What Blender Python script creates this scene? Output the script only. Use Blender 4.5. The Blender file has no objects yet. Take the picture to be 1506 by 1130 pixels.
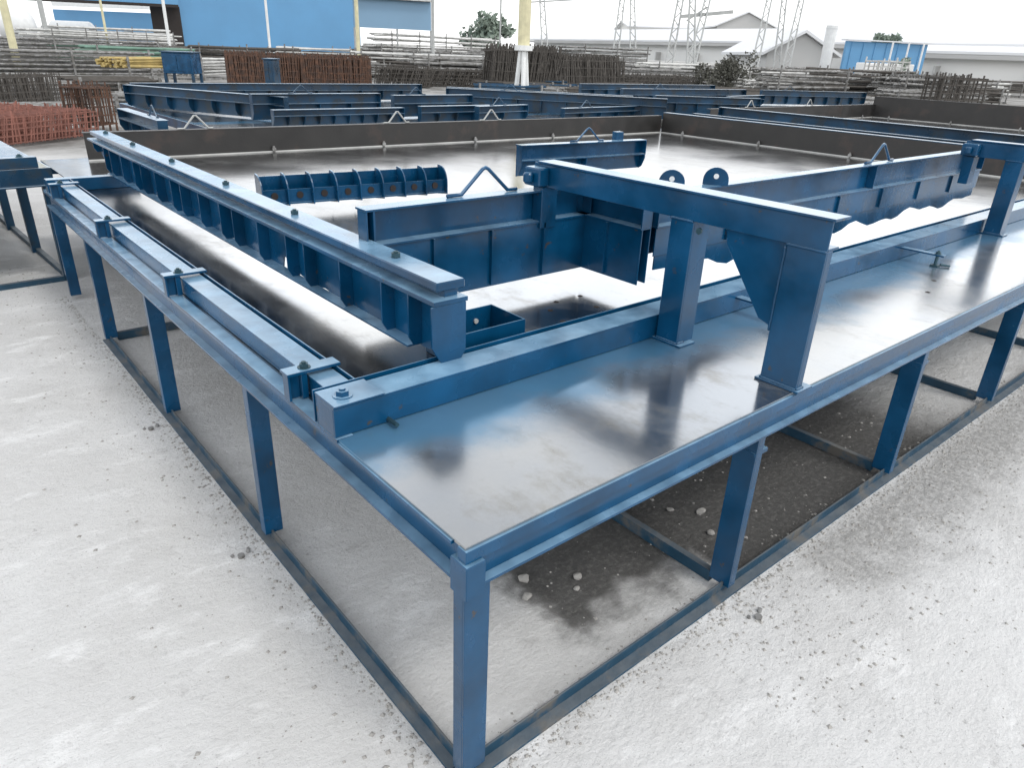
import bpy, bmesh, math, random
from mathutils import Vector, Matrix
random.seed(7)
R = math.radians
sc = bpy.context.scene
COL = sc.collection

# ------------------------------------------------------------------ camera, sky, sun, exposure
CAM = Vector((-0.756, -1.012, 1.78))
RT = Vector((0.7590, -0.6491, 0.0)); RT.normalize()
yaw, pitch, roll = 0.71192669, 0.43834428, 0.04013127
FOC = 1042.128                       # focal length in pixels of a 1506 pixel wide picture
Fw = Vector((math.sin(yaw)*math.cos(pitch), math.cos(yaw)*math.cos(pitch), -math.sin(pitch)))
r0 = Fw.cross(Vector((0, 0, 1))).normalized(); u0 = r0.cross(Fw)
RT = math.cos(roll)*r0 + math.sin(roll)*u0
UP = -math.sin(roll)*r0 + math.cos(roll)*u0
cd = bpy.data.cameras.new("camera"); cam = bpy.data.objects.new("camera", cd); COL.objects.link(cam)
m = Matrix.Identity(4)
for i in range(3):
    m[i][0] = RT[i]; m[i][1] = UP[i]; m[i][2] = -Fw[i]; m[i][3] = CAM[i]
cam.matrix_world = m
cd.sensor_width = 36; cd.lens = FOC/1506*36; cd.clip_start = .05; cd.clip_end = 5000
sc.camera = cam

SUN_EL, SUN_AZ = R(55), R(165)
w = bpy.data.worlds.new("World"); sc.world = w; w.use_nodes = True
nt = w.node_tree; bg = nt.nodes["Background"]
sky = nt.nodes.new("ShaderNodeTexSky"); sky.sky_type = 'NISHITA'; sky.sun_disc = False
sky.sun_elevation = SUN_EL; sky.sun_rotation = SUN_AZ; sky.dust_density = 3; sky.air_density = 1
mx = nt.nodes.new("ShaderNodeMix"); mx.data_type = 'RGBA'; mx.inputs[0].default_value = .85
mx.inputs[7].default_value = (9.15, 9.15, 9.2, 1)      # the even white cloud cover
nt.links.new(sky.outputs[0], mx.inputs[6])
# overcast cloud: thin and bright low down, thicker and greyer overhead
wtc = nt.nodes.new("ShaderNodeTexCoord"); wsx = nt.nodes.new("ShaderNodeSeparateXYZ"); nt.links.new(wtc.outputs['Generated'], wsx.inputs[0])
wcr = nt.nodes.new("ShaderNodeValToRGB"); wcr.color_ramp.interpolation = 'EASE'
wcr.color_ramp.elements[0].position = .04; wcr.color_ramp.elements[0].color = (.70, .70, .70, 1)
wcr.color_ramp.elements.new(.27).color = (1, 1, 1, 1)
e_ = wcr.color_ramp.elements[len(wcr.color_ramp.elements)-1]; e_.position = .72; e_.color = (.37, .38, .395, 1)
wcr.color_ramp.elements.new(.42).color = (.80, .81, .82, 1)
nt.links.new(wsx.outputs[2], wcr.inputs[0])
wcn = nt.nodes.new("ShaderNodeTexNoise"); wcn.inputs['Scale'].default_value = 2.5; wcn.inputs['Detail'].default_value = 5; nt.links.new(wtc.outputs['Generated'], wcn.inputs['Vector'])
wcm = nt.nodes.new("ShaderNodeMapRange"); wcm.inputs[1].default_value = .3; wcm.inputs[2].default_value = .7; wcm.inputs[3].default_value = 1.45; wcm.inputs[4].default_value = 1.95
nt.links.new(wcn.outputs[0], wcm.inputs[0])
wv = nt.nodes.new("ShaderNodeVectorMath"); wv.operation = 'SCALE'; nt.links.new(mx.outputs[2], wv.inputs[0]); nt.links.new(wcm.outputs[0], wv.inputs['Scale'])
wv2 = nt.nodes.new("ShaderNodeVectorMath"); wv2.operation = 'MULTIPLY'; nt.links.new(wv.outputs[0], wv2.inputs[0]); nt.links.new(wcr.outputs[0], wv2.inputs[1])
nt.links.new(wv2.outputs[0], bg.inputs[0])
bg.inputs[1].default_value = .10
ld = bpy.data.lights.new("sun", 'SUN'); ld.energy = .7; ld.angle = R(14); ld.color = (1, .97, .93)
sun = bpy.data.objects.new("sun", ld); COL.objects.link(sun)
sd = Vector((math.sin(SUN_AZ)*math.cos(SUN_EL), math.cos(SUN_AZ)*math.cos(SUN_EL), math.sin(SUN_EL)))
sun.rotation_euler = (-sd).to_track_quat('-Z', 'Y').to_euler()
sc.view_settings.view_transform = 'Standard'; sc.view_settings.look = 'None'
sc.view_settings.exposure = .71; sc.view_settings.gamma = 1
try: sc.cycles.max_bounces = 8
except Exception: pass

# ------------------------------------------------------------------ materials
def mat(name, col, rough=.6, metal=0, spec=.5, bump=0, bscale=40, var=.15, vscale=3, coat=0, col2=None, c2amt=.5, c2scale=6, c2sharp=.08, detail=6, top_sheen_dust=None, ior=1.5):
    M = bpy.data.materials.new(name); M.use_nodes = True
    n = M.node_tree.nodes; l = M.node_tree.links; b = n["Principled BSDF"]
    tc = n.new("ShaderNodeTexCoord")
    nz = n.new("ShaderNodeTexNoise"); nz.inputs['Scale'].default_value = vscale; nz.inputs['Detail'].default_value = detail
    l.new(tc.outputs['Object'], nz.inputs['Vector'])
    mr = n.new("ShaderNodeMapRange"); mr.inputs[1].default_value = .3; mr.inputs[2].default_value = .7
    mr.inputs[3].default_value = 1-var; mr.inputs[4].default_value = 1+var
    l.new(nz.outputs[0], mr.inputs[0])
    mu = n.new("ShaderNodeVectorMath"); mu.operation = 'SCALE'; mu.inputs[0].default_value = col[:3]
    l.new(mr.outputs[0], mu.inputs['Scale'])
    out = mu.outputs[0]
    if col2:
        n2 = n.new("ShaderNodeTexNoise"); n2.inputs['Scale'].default_value = c2scale; n2.inputs['Detail'].default_value = 8; n2.inputs['Roughness'].default_value = .65
        l.new(tc.outputs['Object'], n2.inputs['Vector'])
        m2 = n.new("ShaderNodeMapRange"); m2.interpolation_type = 'SMOOTHSTEP'
        m2.inputs[1].default_value = c2amt-c2sharp; m2.inputs[2].default_value = c2amt+c2sharp
        l.new(n2.outputs[0], m2.inputs[0])
        x = n.new("ShaderNodeMix"); x.data_type = 'RGBA'; l.new(m2.outputs[0], x.inputs[0]); l.new(out, x.inputs[6]); x.inputs[7].default_value = (*col2, 1)
        out = x.outputs[2]
    if top_sheen_dust:      # paler colour on upward faces: painted sky sheen, real grime on the dirty rails
        ge = n.new("ShaderNodeNewGeometry"); sx = n.new("ShaderNodeSeparateXYZ"); l.new(ge.outputs['Normal'], sx.inputs[0])
        n3 = n.new("ShaderNodeTexNoise"); n3.inputs['Scale'].default_value = 9; n3.inputs['Detail'].default_value = 6; l.new(tc.outputs['Object'], n3.inputs['Vector'])
        a1 = n.new("ShaderNodeMapRange"); a1.inputs[1].default_value = .75; a1.inputs[2].default_value = 1; l.new(sx.outputs[2], a1.inputs[0])
        a2 = n.new("ShaderNodeMapRange"); a2.inputs[1].default_value = .3; a2.inputs[2].default_value = .7; a2.inputs[3].default_value = top_sheen_dust[3]*.6; a2.inputs[4].default_value = top_sheen_dust[3]*1.3; l.new(n3.outputs[0], a2.inputs[0])
        a3 = n.new("ShaderNodeMath"); a3.operation = 'MULTIPLY'; l.new(a1.outputs[0], a3.inputs[0]); l.new(a2.outputs[0], a3.inputs[1])
        x = n.new("ShaderNodeMix"); x.data_type = 'RGBA'; l.new(a3.outputs[0], x.inputs[0]); l.new(out, x.inputs[6]); x.inputs[7].default_value = (*top_sheen_dust[:3], 1)
        out = x.outputs[2]
    b.inputs['IOR'].default_value = ior
    l.new(out, b.inputs['Base Color'])
    mr2 = n.new("ShaderNodeMapRange"); mr2.inputs[1].default_value = .3; mr2.inputs[2].default_value = .7
    mr2.inputs[3].default_value = max(.03, rough-.08); mr2.inputs[4].default_value = min(1, rough+.08)
    l.new(nz.outputs[0], mr2.inputs[0]); l.new(mr2.outputs[0], b.inputs['Roughness'])
    b.inputs['Metallic'].default_value = metal
    b.inputs['Specular IOR Level'].default_value = spec
    b.inputs['Coat Weight'].default_value = coat; b.inputs['Coat Roughness'].default_value = .14
    if bump:
        nb = n.new("ShaderNodeTexNoise"); nb.inputs['Scale'].default_value = bscale; nb.inputs['Detail'].default_value = 4
        l.new(tc.outputs['Object'], nb.inputs['Vector'])
        bp = n.new("ShaderNodeBump"); bp.inputs['Strength'].default_value = bump; bp.inputs['Distance'].default_value = .01
        l.new(nb.outputs[0], bp.inputs['Height']); l.new(bp.outputs[0], b.inputs['Normal'])
    return M
BLUE = mat("blue_paint", (.0016, .052, .126), .25, spec=.4, ior=1.47, coat=.22, bump=.14, bscale=14, var=.38, vscale=4.5, col2=(.05, .045, .04), c2amt=.665, c2scale=15, c2sharp=.025, top_sheen_dust=(.28, .47, .63, .60))  # pale tops imitate the sky's sheen in the base colour
DIRTY = mat("dirt_caked_blue_paint", (.006, .045, .085), .6, bump=.4, bscale=30, var=.35, vscale=5, col2=(.10, .095, .085), c2amt=.57, c2scale=5, c2sharp=.08, top_sheen_dust=(.22, .23, .23, .45))
BLUE2 = mat("pale_topped_blue_paint", (.005, .042, .09), .32, spec=.5, var=.45, vscale=1.5, col2=(.02, .035, .05), c2amt=.55, c2scale=5, top_sheen_dust=(.36, .46, .55, .8))  # upward faces paled too, sky sheen painted into the colour
BOLT = mat("bolt_steel", (.035, .08, .10), .4, metal=.5)
RUSTWALL = mat("weathered_dark_steel", (.021, .020, .019), .5, var=.3, vscale=4, col2=(.04, .03, .026), c2amt=.6, c2scale=3, bump=.1)
RUST = mat("rusty_rebar", (.115, .06, .038), .85, var=.35, vscale=8, col2=(.07, .045, .035), c2amt=.5)
RUSTD = mat("old_dark_rebar", (.075, .068, .06), .85, var=.35, vscale=8)
PINK = mat("fresh_rusted_rebar", (.24, .105, .08), .85, var=.3, vscale=6)
GREYS = mat("grey_steel", (.27, .27, .265), .6, var=.4, vscale=3, col2=(.12, .115, .105), c2amt=.5)
LIGHTS = mat("pale_steel", (.52, .52, .50), .6, var=.25, vscale=3)
GREEN = mat("green_pipe", (.12, .22, .17), .55, var=.3)
OLIVE = mat("olive_paint", (.17, .17, .07), .6, var=.3)
YELL = mat("ochre_paint", (.42, .32, .12), .6, var=.2)
SHEDB = mat("blue_cladding", (.10, .27, .47), .5, var=.06, vscale=.3)
SHEDT = mat("faded_blue_cladding", (.19, .32, .45), .55, var=.06, vscale=.3)
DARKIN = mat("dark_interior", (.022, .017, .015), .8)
WHITEP = mat("white_paint", (.72, .73, .72), .5, var=.06)
ROOFW = mat("pale_roof", (.66, .67, .68), .5, var=.05, vscale=.05)
WALLW = mat("white_cladding", (.74, .74, .72), .6, var=.06, vscale=.1)
WALLG = mat("grey_cladding", (.46, .46, .45), .6, var=.1, vscale=.2)
GAL = mat("galvanised_steel", (.38, .39, .38), .5, var=.15)
CREAM = mat("cream_paint", (.60, .56, .36), .5, var=.15)
LEAF = mat("foliage", (.085, .085, .07), .8, var=.3)
LEAF2 = mat("far_foliage", (.22, .27, .22), .8, var=.2)
CONC = mat("concrete_block", (.45, .43, .40), .85, bump=.4, bscale=8, var=.12)
STONE = mat("pebble_stone", (.33, .32, .30), .85, bump=.3, bscale=60)

def sheet_mat():
    M = bpy.data.materials.new("casting_sheet_steel"); M.use_nodes = True
    n = M.node_tree.nodes; l = M.node_tree.links; b = n["Principled BSDF"]
    tc = n.new("ShaderNodeTexCoord")
    def noise(s, d=6, r=.55, sc_=(1, 1, 1)):
        mp = n.new("ShaderNodeMapping"); mp.inputs['Scale'].default_value = sc_; l.new(tc.outputs['Object'], mp.inputs[0])
        z = n.new("ShaderNodeTexNoise"); z.inputs['Scale'].default_value = s; z.inputs['Detail'].default_value = d; z.inputs['Roughness'].default_value = r
        l.new(mp.outputs[0], z.inputs['Vector']); return z.outputs[0]
    def rng(i, a, b_, c, d):
        m_ = n.new("ShaderNodeMapRange"); m_.interpolation_type = 'SMOOTHSTEP'
        for k, v in zip((1, 2, 3, 4), (a, b_, c, d)): m_.inputs[k].default_value = v
        l.new(i, m_.inputs[0]); return m_.outputs[0]
    big = noise(1.1); med = noise(3.2, 10, .68, (1.6, 1, 1)); fine = noise(60, 4)
    x = n.new("ShaderNodeMix"); x.data_type = 'RGBA'; l.new(rng(big, .4, .65, 0, 1), x.inputs[0])
    x.inputs[6].default_value = (.38, .40, .42, 1); x.inputs[7].default_value = (.47, .47, .455, 1)
    y = n.new("ShaderNodeMix"); y.data_type = 'RGBA'; l.new(rng(med, .50, .74, 0, .62), y.inputs[0])
    l.new(x.outputs[2], y.inputs[6]); y.inputs[7].default_value = (.19, .175, .135, 1)
    # darker strip inside the left rail, darker grey over the far half
    s0 = n.new("ShaderNodeSeparateXYZ"); l.new(tc.outputs['Object'], s0.inputs[0])
    def mm(op, a, b_):
        q = n.new("ShaderNodeMath"); q.operation = op
        for k, v in ((0, a), (1, b_)):
            if isinstance(v, (int, float)): q.inputs[k].default_value = v
            else: l.new(v, q.inputs[k])
        return q.outputs[0]
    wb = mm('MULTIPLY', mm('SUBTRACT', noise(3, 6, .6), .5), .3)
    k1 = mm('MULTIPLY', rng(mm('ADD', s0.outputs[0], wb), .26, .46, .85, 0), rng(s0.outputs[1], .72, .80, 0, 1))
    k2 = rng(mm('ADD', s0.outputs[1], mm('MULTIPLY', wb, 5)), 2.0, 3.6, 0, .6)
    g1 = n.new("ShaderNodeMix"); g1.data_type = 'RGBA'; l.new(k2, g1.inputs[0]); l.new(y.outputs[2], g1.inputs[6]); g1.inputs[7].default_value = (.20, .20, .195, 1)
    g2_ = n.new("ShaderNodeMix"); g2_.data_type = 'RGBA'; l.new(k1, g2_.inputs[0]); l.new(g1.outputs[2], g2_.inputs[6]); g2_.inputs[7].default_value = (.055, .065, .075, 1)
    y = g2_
    # blue overspray beside the cross rail and the left rail
    sp = n.new("ShaderNodeSeparateXYZ"); l.new(tc.outputs['Object'], sp.inputs[0])
    def mth(op, a, b_):
        q = n.new("ShaderNodeMath"); q.operation = op
        for k, v in ((0, a), (1, b_)):
            if isinstance(v, (int, float)): q.inputs[k].default_value = v
            else: l.new(v, q.inputs[k])
        return q.outputs[0]
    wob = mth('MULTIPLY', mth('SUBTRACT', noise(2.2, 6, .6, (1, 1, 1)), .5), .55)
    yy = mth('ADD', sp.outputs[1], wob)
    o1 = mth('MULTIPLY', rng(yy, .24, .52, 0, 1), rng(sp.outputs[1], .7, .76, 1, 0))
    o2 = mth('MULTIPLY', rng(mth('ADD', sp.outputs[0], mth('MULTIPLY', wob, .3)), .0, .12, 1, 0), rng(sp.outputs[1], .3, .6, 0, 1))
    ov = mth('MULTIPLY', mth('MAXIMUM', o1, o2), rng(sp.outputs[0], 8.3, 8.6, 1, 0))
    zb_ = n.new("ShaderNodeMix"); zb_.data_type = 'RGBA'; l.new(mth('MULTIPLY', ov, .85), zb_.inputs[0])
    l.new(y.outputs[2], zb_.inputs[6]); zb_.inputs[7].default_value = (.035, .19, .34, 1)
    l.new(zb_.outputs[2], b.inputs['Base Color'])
    # dull, dusty film: less metallic and rougher where it lies
    l.new(mth('MULTIPLY', rng(med, .45, .75, .98, .6), mth('SUBTRACT', 1, mth('MULTIPLY', ov, .6))), b.inputs['Metallic'])
    l.new(rng(big, .35, .65, .13, .22), b.inputs['Roughness'])
    bp = n.new("ShaderNodeBump"); bp.inputs['Strength'].default_value = .05; bp.inputs['Distance'].default_value = .01
    l.new(med, bp.inputs['Height']); l.new(bp.outputs[0], b.inputs['Normal'])
    return M
SHEET = sheet_mat()

def ground_mat():
    M = bpy.data.materials.new("pale_yard_ground"); M.use_nodes = True
    n = M.node_tree.nodes; l = M.node_tree.links; b = n["Principled BSDF"]
    tc = n.new("ShaderNodeTexCoord"); P = tc.outputs['Object']
    def noise(s, d=8, r=.6, sc_=(1, 1, 1), off=(0, 0, 0), rz=0):
        mp = n.new("ShaderNodeMapping"); mp.inputs['Scale'].default_value = sc_; mp.inputs['Location'].default_value = off
        mp.inputs['Rotation'].default_value = (0, 0, rz)
        l.new(P, mp.inputs[0])
        z = n.new("ShaderNodeTexNoise"); z.inputs['Scale'].default_value = s; z.inputs['Detail'].default_value = d; z.inputs['Roughness'].default_value = r
        l.new(mp.outputs[0], z.inputs['Vector']); return z.outputs[0]
    def rng(i, a, b_, c=0, d=1):
        m_ = n.new("ShaderNodeMapRange"); m_.interpolation_type = 'SMOOTHSTEP'
        for k, v in zip((1, 2, 3, 4), (a, b_, c, d)): m_.inputs[k].default_value = v
        l.new(i, m_.inputs[0]); return m_.outputs[0]
    def mix(f, a, b_):
        x = n.new("ShaderNodeMix"); x.data_type = 'RGBA'; l.new(f, x.inputs[0])
        for s, v in ((6, a), (7, b_)):
            if isinstance(v, tuple): x.inputs[s].default_value = (*v, 1)
            else: l.new(v, x.inputs[s])
        return x.outputs[2]
    def mth(op, a, b_):
        x = n.new("ShaderNodeMath"); x.operation = op
        for s, v in ((0, a), (1, b_)):
            if isinstance(v, (int, float)): x.inputs[s].default_value = v
            else: l.new(v, x.inputs[s])
        return x.outputs[0]
    c = mix(rng(noise(.7), .35, .65), (.60, .595, .58), (.70, .70, .69))
    c = mix(rng(noise(2.2, 10, .7, (1, 2.2, 1), (3, 1, 0), .5), .52, .66, 0, .8), c, (.80, .80, .79))      # chalky scuffs
    c = mix(rng(noise(3.2, 12, .8, (1, 3.2, 1), (7, 2, 0), .62), .54, .70, 0, .25), c, (.84, .84, .83))
    c = mix(rng(noise(9, 8, .8, (1, 2.6, 1), (1, 8, 0), .62), .58, .66, 0, .28), c, (.40, .395, .38))
    c = mix(rng(noise(5, 12, .8, (1, 1, 1), (9, 4, 0)), .56, .68, 0, .5), c, (.38, .37, .36))
    c = mix(mth('MULTIPLY', rng(noise(28, 6, .7), .58, .72, 0, .7), rng(noise(1.3, 5, .6), .42, .6)), c, (.25, .245, .235))
    c = mix(mth('MULTIPLY', rng(noise(110, 4, .7), .56, .70, 0, .55), rng(noise(2.1, 5, .6), .35, .6)), c, (.24, .235, .23))
    # darker ground colour with an uneven edge under the front of the table
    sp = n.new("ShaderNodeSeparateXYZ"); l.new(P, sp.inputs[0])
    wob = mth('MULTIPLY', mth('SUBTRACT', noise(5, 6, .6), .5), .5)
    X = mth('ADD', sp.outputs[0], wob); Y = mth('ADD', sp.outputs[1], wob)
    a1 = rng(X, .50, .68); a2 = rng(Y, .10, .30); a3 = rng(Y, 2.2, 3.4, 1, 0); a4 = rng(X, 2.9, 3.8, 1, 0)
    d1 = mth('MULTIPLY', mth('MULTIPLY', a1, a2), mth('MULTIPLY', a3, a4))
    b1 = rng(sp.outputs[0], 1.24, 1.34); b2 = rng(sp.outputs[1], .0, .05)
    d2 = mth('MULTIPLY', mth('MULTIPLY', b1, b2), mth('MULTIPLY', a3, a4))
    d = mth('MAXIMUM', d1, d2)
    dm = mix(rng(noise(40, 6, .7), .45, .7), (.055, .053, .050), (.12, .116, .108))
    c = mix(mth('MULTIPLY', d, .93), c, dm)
    # trodden grey dirt in front of the front rail
    e1 = rng(X, 1.3, 1.9); e2 = rng(Y, -.55, -.15); e3 = rng(sp.outputs[1], -.1, .02, 1, 0); e4 = rng(X, 4.5, 6, 1, 0)
    e = mth('MULTIPLY', mth('MULTIPLY', e1, e2), mth('MULTIPLY', e3, e4))
    gd = mix(rng(noise(34, 8, .75), .42, .62), (.25, .245, .235), (.46, .455, .44))
    c = mix(mth('MULTIPLY', e, .8), c, gd)
    vl = n.new("ShaderNodeVectorMath"); vl.operation = 'LENGTH'; l.new(P, vl.inputs[0])
    far = mth('ADD', vl.outputs['Value'], mth('MULTIPLY', noise(.35, 6, .6), 8))
    fd = mix(rng(noise(.5, 8, .7), .4, .62), (.16, .155, .145), (.36, .355, .34))
    c = mix(rng(far, 15.5, 18.5), c, fd)
    l.new(c, b.inputs['Base Color']); b.inputs['Roughness'].default_value = .9; b.inputs['Specular IOR Level'].default_value = .2
    h = mth('ADD', mth('MULTIPLY', noise(3.5, 12, .72, (1, 1.5, 1)), 1.6), mth('MULTIPLY', noise(45, 6, .7), .45))
    bp = n.new("ShaderNodeBump"); bp.inputs['Strength'].default_value = .6; bp.inputs['Distance'].default_value = .03
    l.new(h, bp.inputs['Height']); l.new(bp.outputs[0], b.inputs['Normal'])
    return M
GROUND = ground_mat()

# ------------------------------------------------------------------ helpers
def tag(o, label=None, cat=None, group=None, kind=None):
    if label: o["label"] = label
    if cat: o["category"] = cat
    if group: o["group"] = group
    if kind: o["kind"] = kind
    return o
def empty(name, loc=(0, 0, 0), rz=0, label=None, cat=None, group=None):
    o = bpy.data.objects.new(name, None); COL.objects.link(o); o.location = loc; o.rotation_euler = (0, 0, rz)
    o.empty_display_size = .1
    return tag(o, label, cat, group)
class MB:
    def __init__(s): s.v = []; s.f = []
    def add(s, vs, fs):
        k = len(s.v); s.v += [tuple(v) for v in vs]; s.f += [tuple(k+i for i in f) for f in fs]; return s
    def box(s, x0, x1, y0, y1, z0, z1):
        return s.add([(x0, y0, z0), (x1, y0, z0), (x1, y1, z0), (x0, y1, z0), (x0, y0, z1), (x1, y0, z1), (x1, y1, z1), (x0, y1, z1)],
                     [(0, 3, 2, 1), (4, 5, 6, 7), (0, 1, 5, 4), (1, 2, 6, 5), (2, 3, 7, 6), (3, 0, 4, 7)])
    def bar(s, p, q, w_, h_=None, up=(0, 0, 1)):
        p = Vector(p); q = Vector(q); h_ = h_ or w_; d = (q-p).normalized(); up = Vector(up)
        if abs(d.dot(up)) > .98: up = Vector((0, 1, 0))
        a = d.cross(up).normalized()*w_/2; b = a.normalized().cross(d).normalized()*h_/2
        vs = [p-a-b, p+a-b, p+a+b, p-a+b, q-a-b, q+a-b, q+a+b, q-a+b]
        return s.add(vs, [(0, 1, 2, 3), (7, 6, 5, 4), (0, 4, 5, 1), (1, 5, 6, 2), (2, 6, 7, 3), (3, 7, 4, 0)])
    def tube(s, pts, r, n=8, cap=True, r2=None):
        pts = [Vector(p) for p in pts]; k = len(s.v); N = len(pts)
        for i, p in enumerate(pts):
            d = (pts[min(i+1, N-1)]-pts[max(i-1, 0)]).normalized()
            up = Vector((0, 0, 1)) if abs(d.z) < .95 else Vector((0, 1, 0))
            a = d.cross(up).normalized(); b = a.cross(d)
            rr = r if r2 is None else r+(r2-r)*i/(N-1)
            for j in range(n):
                t = 2*math.pi*j/n; s.v.append(tuple(p+a*math.cos(t)*rr+b*math.sin(t)*rr))
        for i in range(N-1):
            for j in range(n):
                s.f.append((k+i*n+j, k+i*n+(j+1) % n, k+(i+1)*n+(j+1) % n, k+(i+1)*n+j))
        if cap:
            s.f.append(tuple(k+j for j in reversed(range(n)))); s.f.append(tuple(k+(N-1)*n+j for j in range(n)))
        return s
    def prism(s, poly, axis, a, b):
        def P(u, v, t): return {'x': (t, u, v), 'y': (u, t, v), 'z': (u, v, t)}[axis]
        n = len(poly)
        return s.add([P(u, v, a) for u, v in poly]+[P(u, v, b) for u, v in poly],
                     [tuple(range(n))[::-1], tuple(range(n, 2*n))]+[(i, (i+1) % n, n+(i+1) % n, n+i) for i in range(n)])
    def build(s, name, m_, parent=None, bevel=0, smooth=False):
        me = bpy.data.meshes.new(name); me.from_pydata(s.v, [], s.f)
        bm = bmesh.new(); bm.from_mesh(me); bmesh.ops.recalc_face_normals(bm, faces=bm.faces)
        if bevel: bmesh.ops.bevel(bm, geom=list(bm.edges), offset=bevel, segments=1, affect='EDGES', clamp_overlap=True)
        bm.to_mesh(me); bm.free()
        if smooth:
            for p in me.polygons: p.use_smooth = True
        me.materials.append(m_)
        o = bpy.data.objects.new(name, me); COL.objects.link(o)
        if parent: o.parent = parent
        return o
def copy_tree(o, parent=None):
    c = o.copy(); COL.objects.link(c)
    if parent: c.parent = parent
    for ch in [x for x in bpy.data.objects if x.parent == o]: copy_tree(ch, c)
    return c
def hexhead(mb, x, y, z, r=.018, h=.014, washer=True, ax='z'):
    n = 6
    if washer: mb.tube([(x, y, z), (x, y, z+.003)], r*1.45, 14)
    mb.tube([(x, y, z+.002), (x, y, z+.002+h)], r, n)
    mb.tube([(x, y, z+h), (x, y, z+h+.008)], r*.5, 8)
    return mb
def at(px, py, d):                    # a surveyed point: photo direction and distance along the view
    return CAM + d*(Fw + RT*((px-753)/FOC) + UP*((565-py)/FOC))
def gp(px, d, z=0):                   # ground point below a direction near the horizon
    p = at(px, 70, d); return Vector((p.x, p.y, z))
T = .78

# ------------------------------------------------------------------ ground
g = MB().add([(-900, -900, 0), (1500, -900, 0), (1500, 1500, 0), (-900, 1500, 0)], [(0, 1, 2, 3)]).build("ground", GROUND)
tag(g, kind="structure")
tag(g, "pale dusty concrete yard ground with grey scuffs")

# ------------------------------------------------------------------ main casting table
XE = 9.2; YF = 4.92; YB = 6.5
tb = empty("casting_table", (0, 0, 0), 0, "large blue steel casting table with grey sheet top, nearest the camera", "casting table")
poly = [(.004, .004), (XE, .004), (XE, YB), (.22, YB), (.22, YF+.1), (.004, YF+.1)]
MB().prism(poly, 'z', T-.008, T).build("sheet_top", SHEET, tb)
def channel_x(mb, x0, x1, y, z0, z1, dep, t=.006, s=1):   # web at y, flanges reaching s*dep
    ya, yb = sorted((y, y+s*t)); mb.box(x0, x1, ya, yb, z0, z1)
    fa, fb = sorted((y+s*t, y+s*dep)); mb.box(x0, x1, fa, fb, z1-t, z1-.0005); mb.box(x0, x1, fa, fb, z0, z0+t)
    return mb
b = MB(); channel_x(b, .03, XE, .035, .668, .7715, -.035, s=-1) if False else None
b.box(.0, XE, -.004, .03, .738, .7715)                # rolled upper lip
b.box(.0, XE, .014, .024, .672, .738)                 # web
b.box(.0, XE, -.012, .05, .664, .672)                 # lower flange
b.build("front_edge_beam", BLUE, tb, .0015)
b = MB(); b.box(-.002, .055, .052, YF+.1, .762, .7715); b.box(.03, .038, .052, YF+.1, .672, .762); b.box(-.002, .055, .052, YF+.1, .664, .672)
b.build("side_edge_beam", BLUE, tb, .0015)
b = MB(); b.box(.056, XE, YB-.05, YB, .664, .771); b.build("rear_edge_beam", BLUE, tb)
b = MB(); b.box(-.006, .05, -.014, .05, .64, .736); b.build("corner_gusset", BLUE, tb, .002)
b = MB(); b.box(-.001, .052, .60, 4.9, .7716, .7815); b.build("painted_edge_strip", BLUE, tb, .001)
def leg_mb(x, y, wx, wy, face):
    mb = MB(); t = .007
    if face == 'x':        # web facing the front, flanges running back
        mb.box(x, x+wx, y, y+t, .03, .664); mb.box(x, x+t, y+t, y+wy, .03, .664); mb.box(x+wx-t, x+wx, y+t, y+wy, .03, .664)
    else:                  # web facing the side
        mb.box(x, x+t, y, y+wy, .03, .664); mb.box(x+t, x+wx, y, y+t, .03, .664); mb.box(x+t, x+wx, y+wy-t, y+wy, .03, .664)
    return mb
legs = [(0, .0, .075, .045, 'x')]
for y in (1.30, 2.57, 3.83, 4.88): legs.append((.0, y, .07, .045, 'x'))
for x in (1.2, 2.5, 3.82, 5.12, 6.42, 7.72): legs.append((x, .0, .04, .085, 'y'))
for x in (1.2, 2.5, 3.82, 5.12): legs.append((x, 3.2, .04, .085, 'y'))
for i, a in enumerate(legs): leg_mb(*a).build("leg", BLUE, tb, .001)
b = MB(); b.box(-.01, .03, .05, 3.9, .0, .008); b.box(.022, .03, .05, 3.9, .008, .045); b.build("side_bottom_rail", DIRTY, tb, .001)
b = MB(); b.box(.05, XE, -.015, .03, .0, .008); b.box(.05, XE, .022, .03, .008, .045); b.build("front_bottom_rail", DIRTY, tb, .001)
for x in (1.205, 2.505, 3.825, 5.125, 6.425):
    MB().box(x, x+.03, .085, 4.9, .002, .05).build("cross_rail", DIRTY, tb, .001)
for y in (3.84,): MB().box(.07, 5.1, y, y+.03, .004, .056).build("cross_rail", DIRTY, tb, .001)
for x in (1.3, 2.6, 3.9, 5.2, 6.5):
    MB().box(x, x+.05, .06, YB-.06, .69, .77).build("joist", BLUE, tb)
for x in (1.2, 2.5, 3.82, 5.12):
    MB().box(x-.004, x+.075, .002, .09, .585, .60).build("leg_bracket", BLUE, tb, .001)
b = MB()
for (x, y) in ((3.0, .23), (3.25, .3), (1.35, 1.15), (1.25, 1.08), (1.45, 1.0), (1.5, 1.15), (1.2, .95)):
    b.tube([(x, y, T-.001), (x, y, T+.0012)], .012, 10)
b.build("plug_hole", DARKIN, tb)

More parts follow.
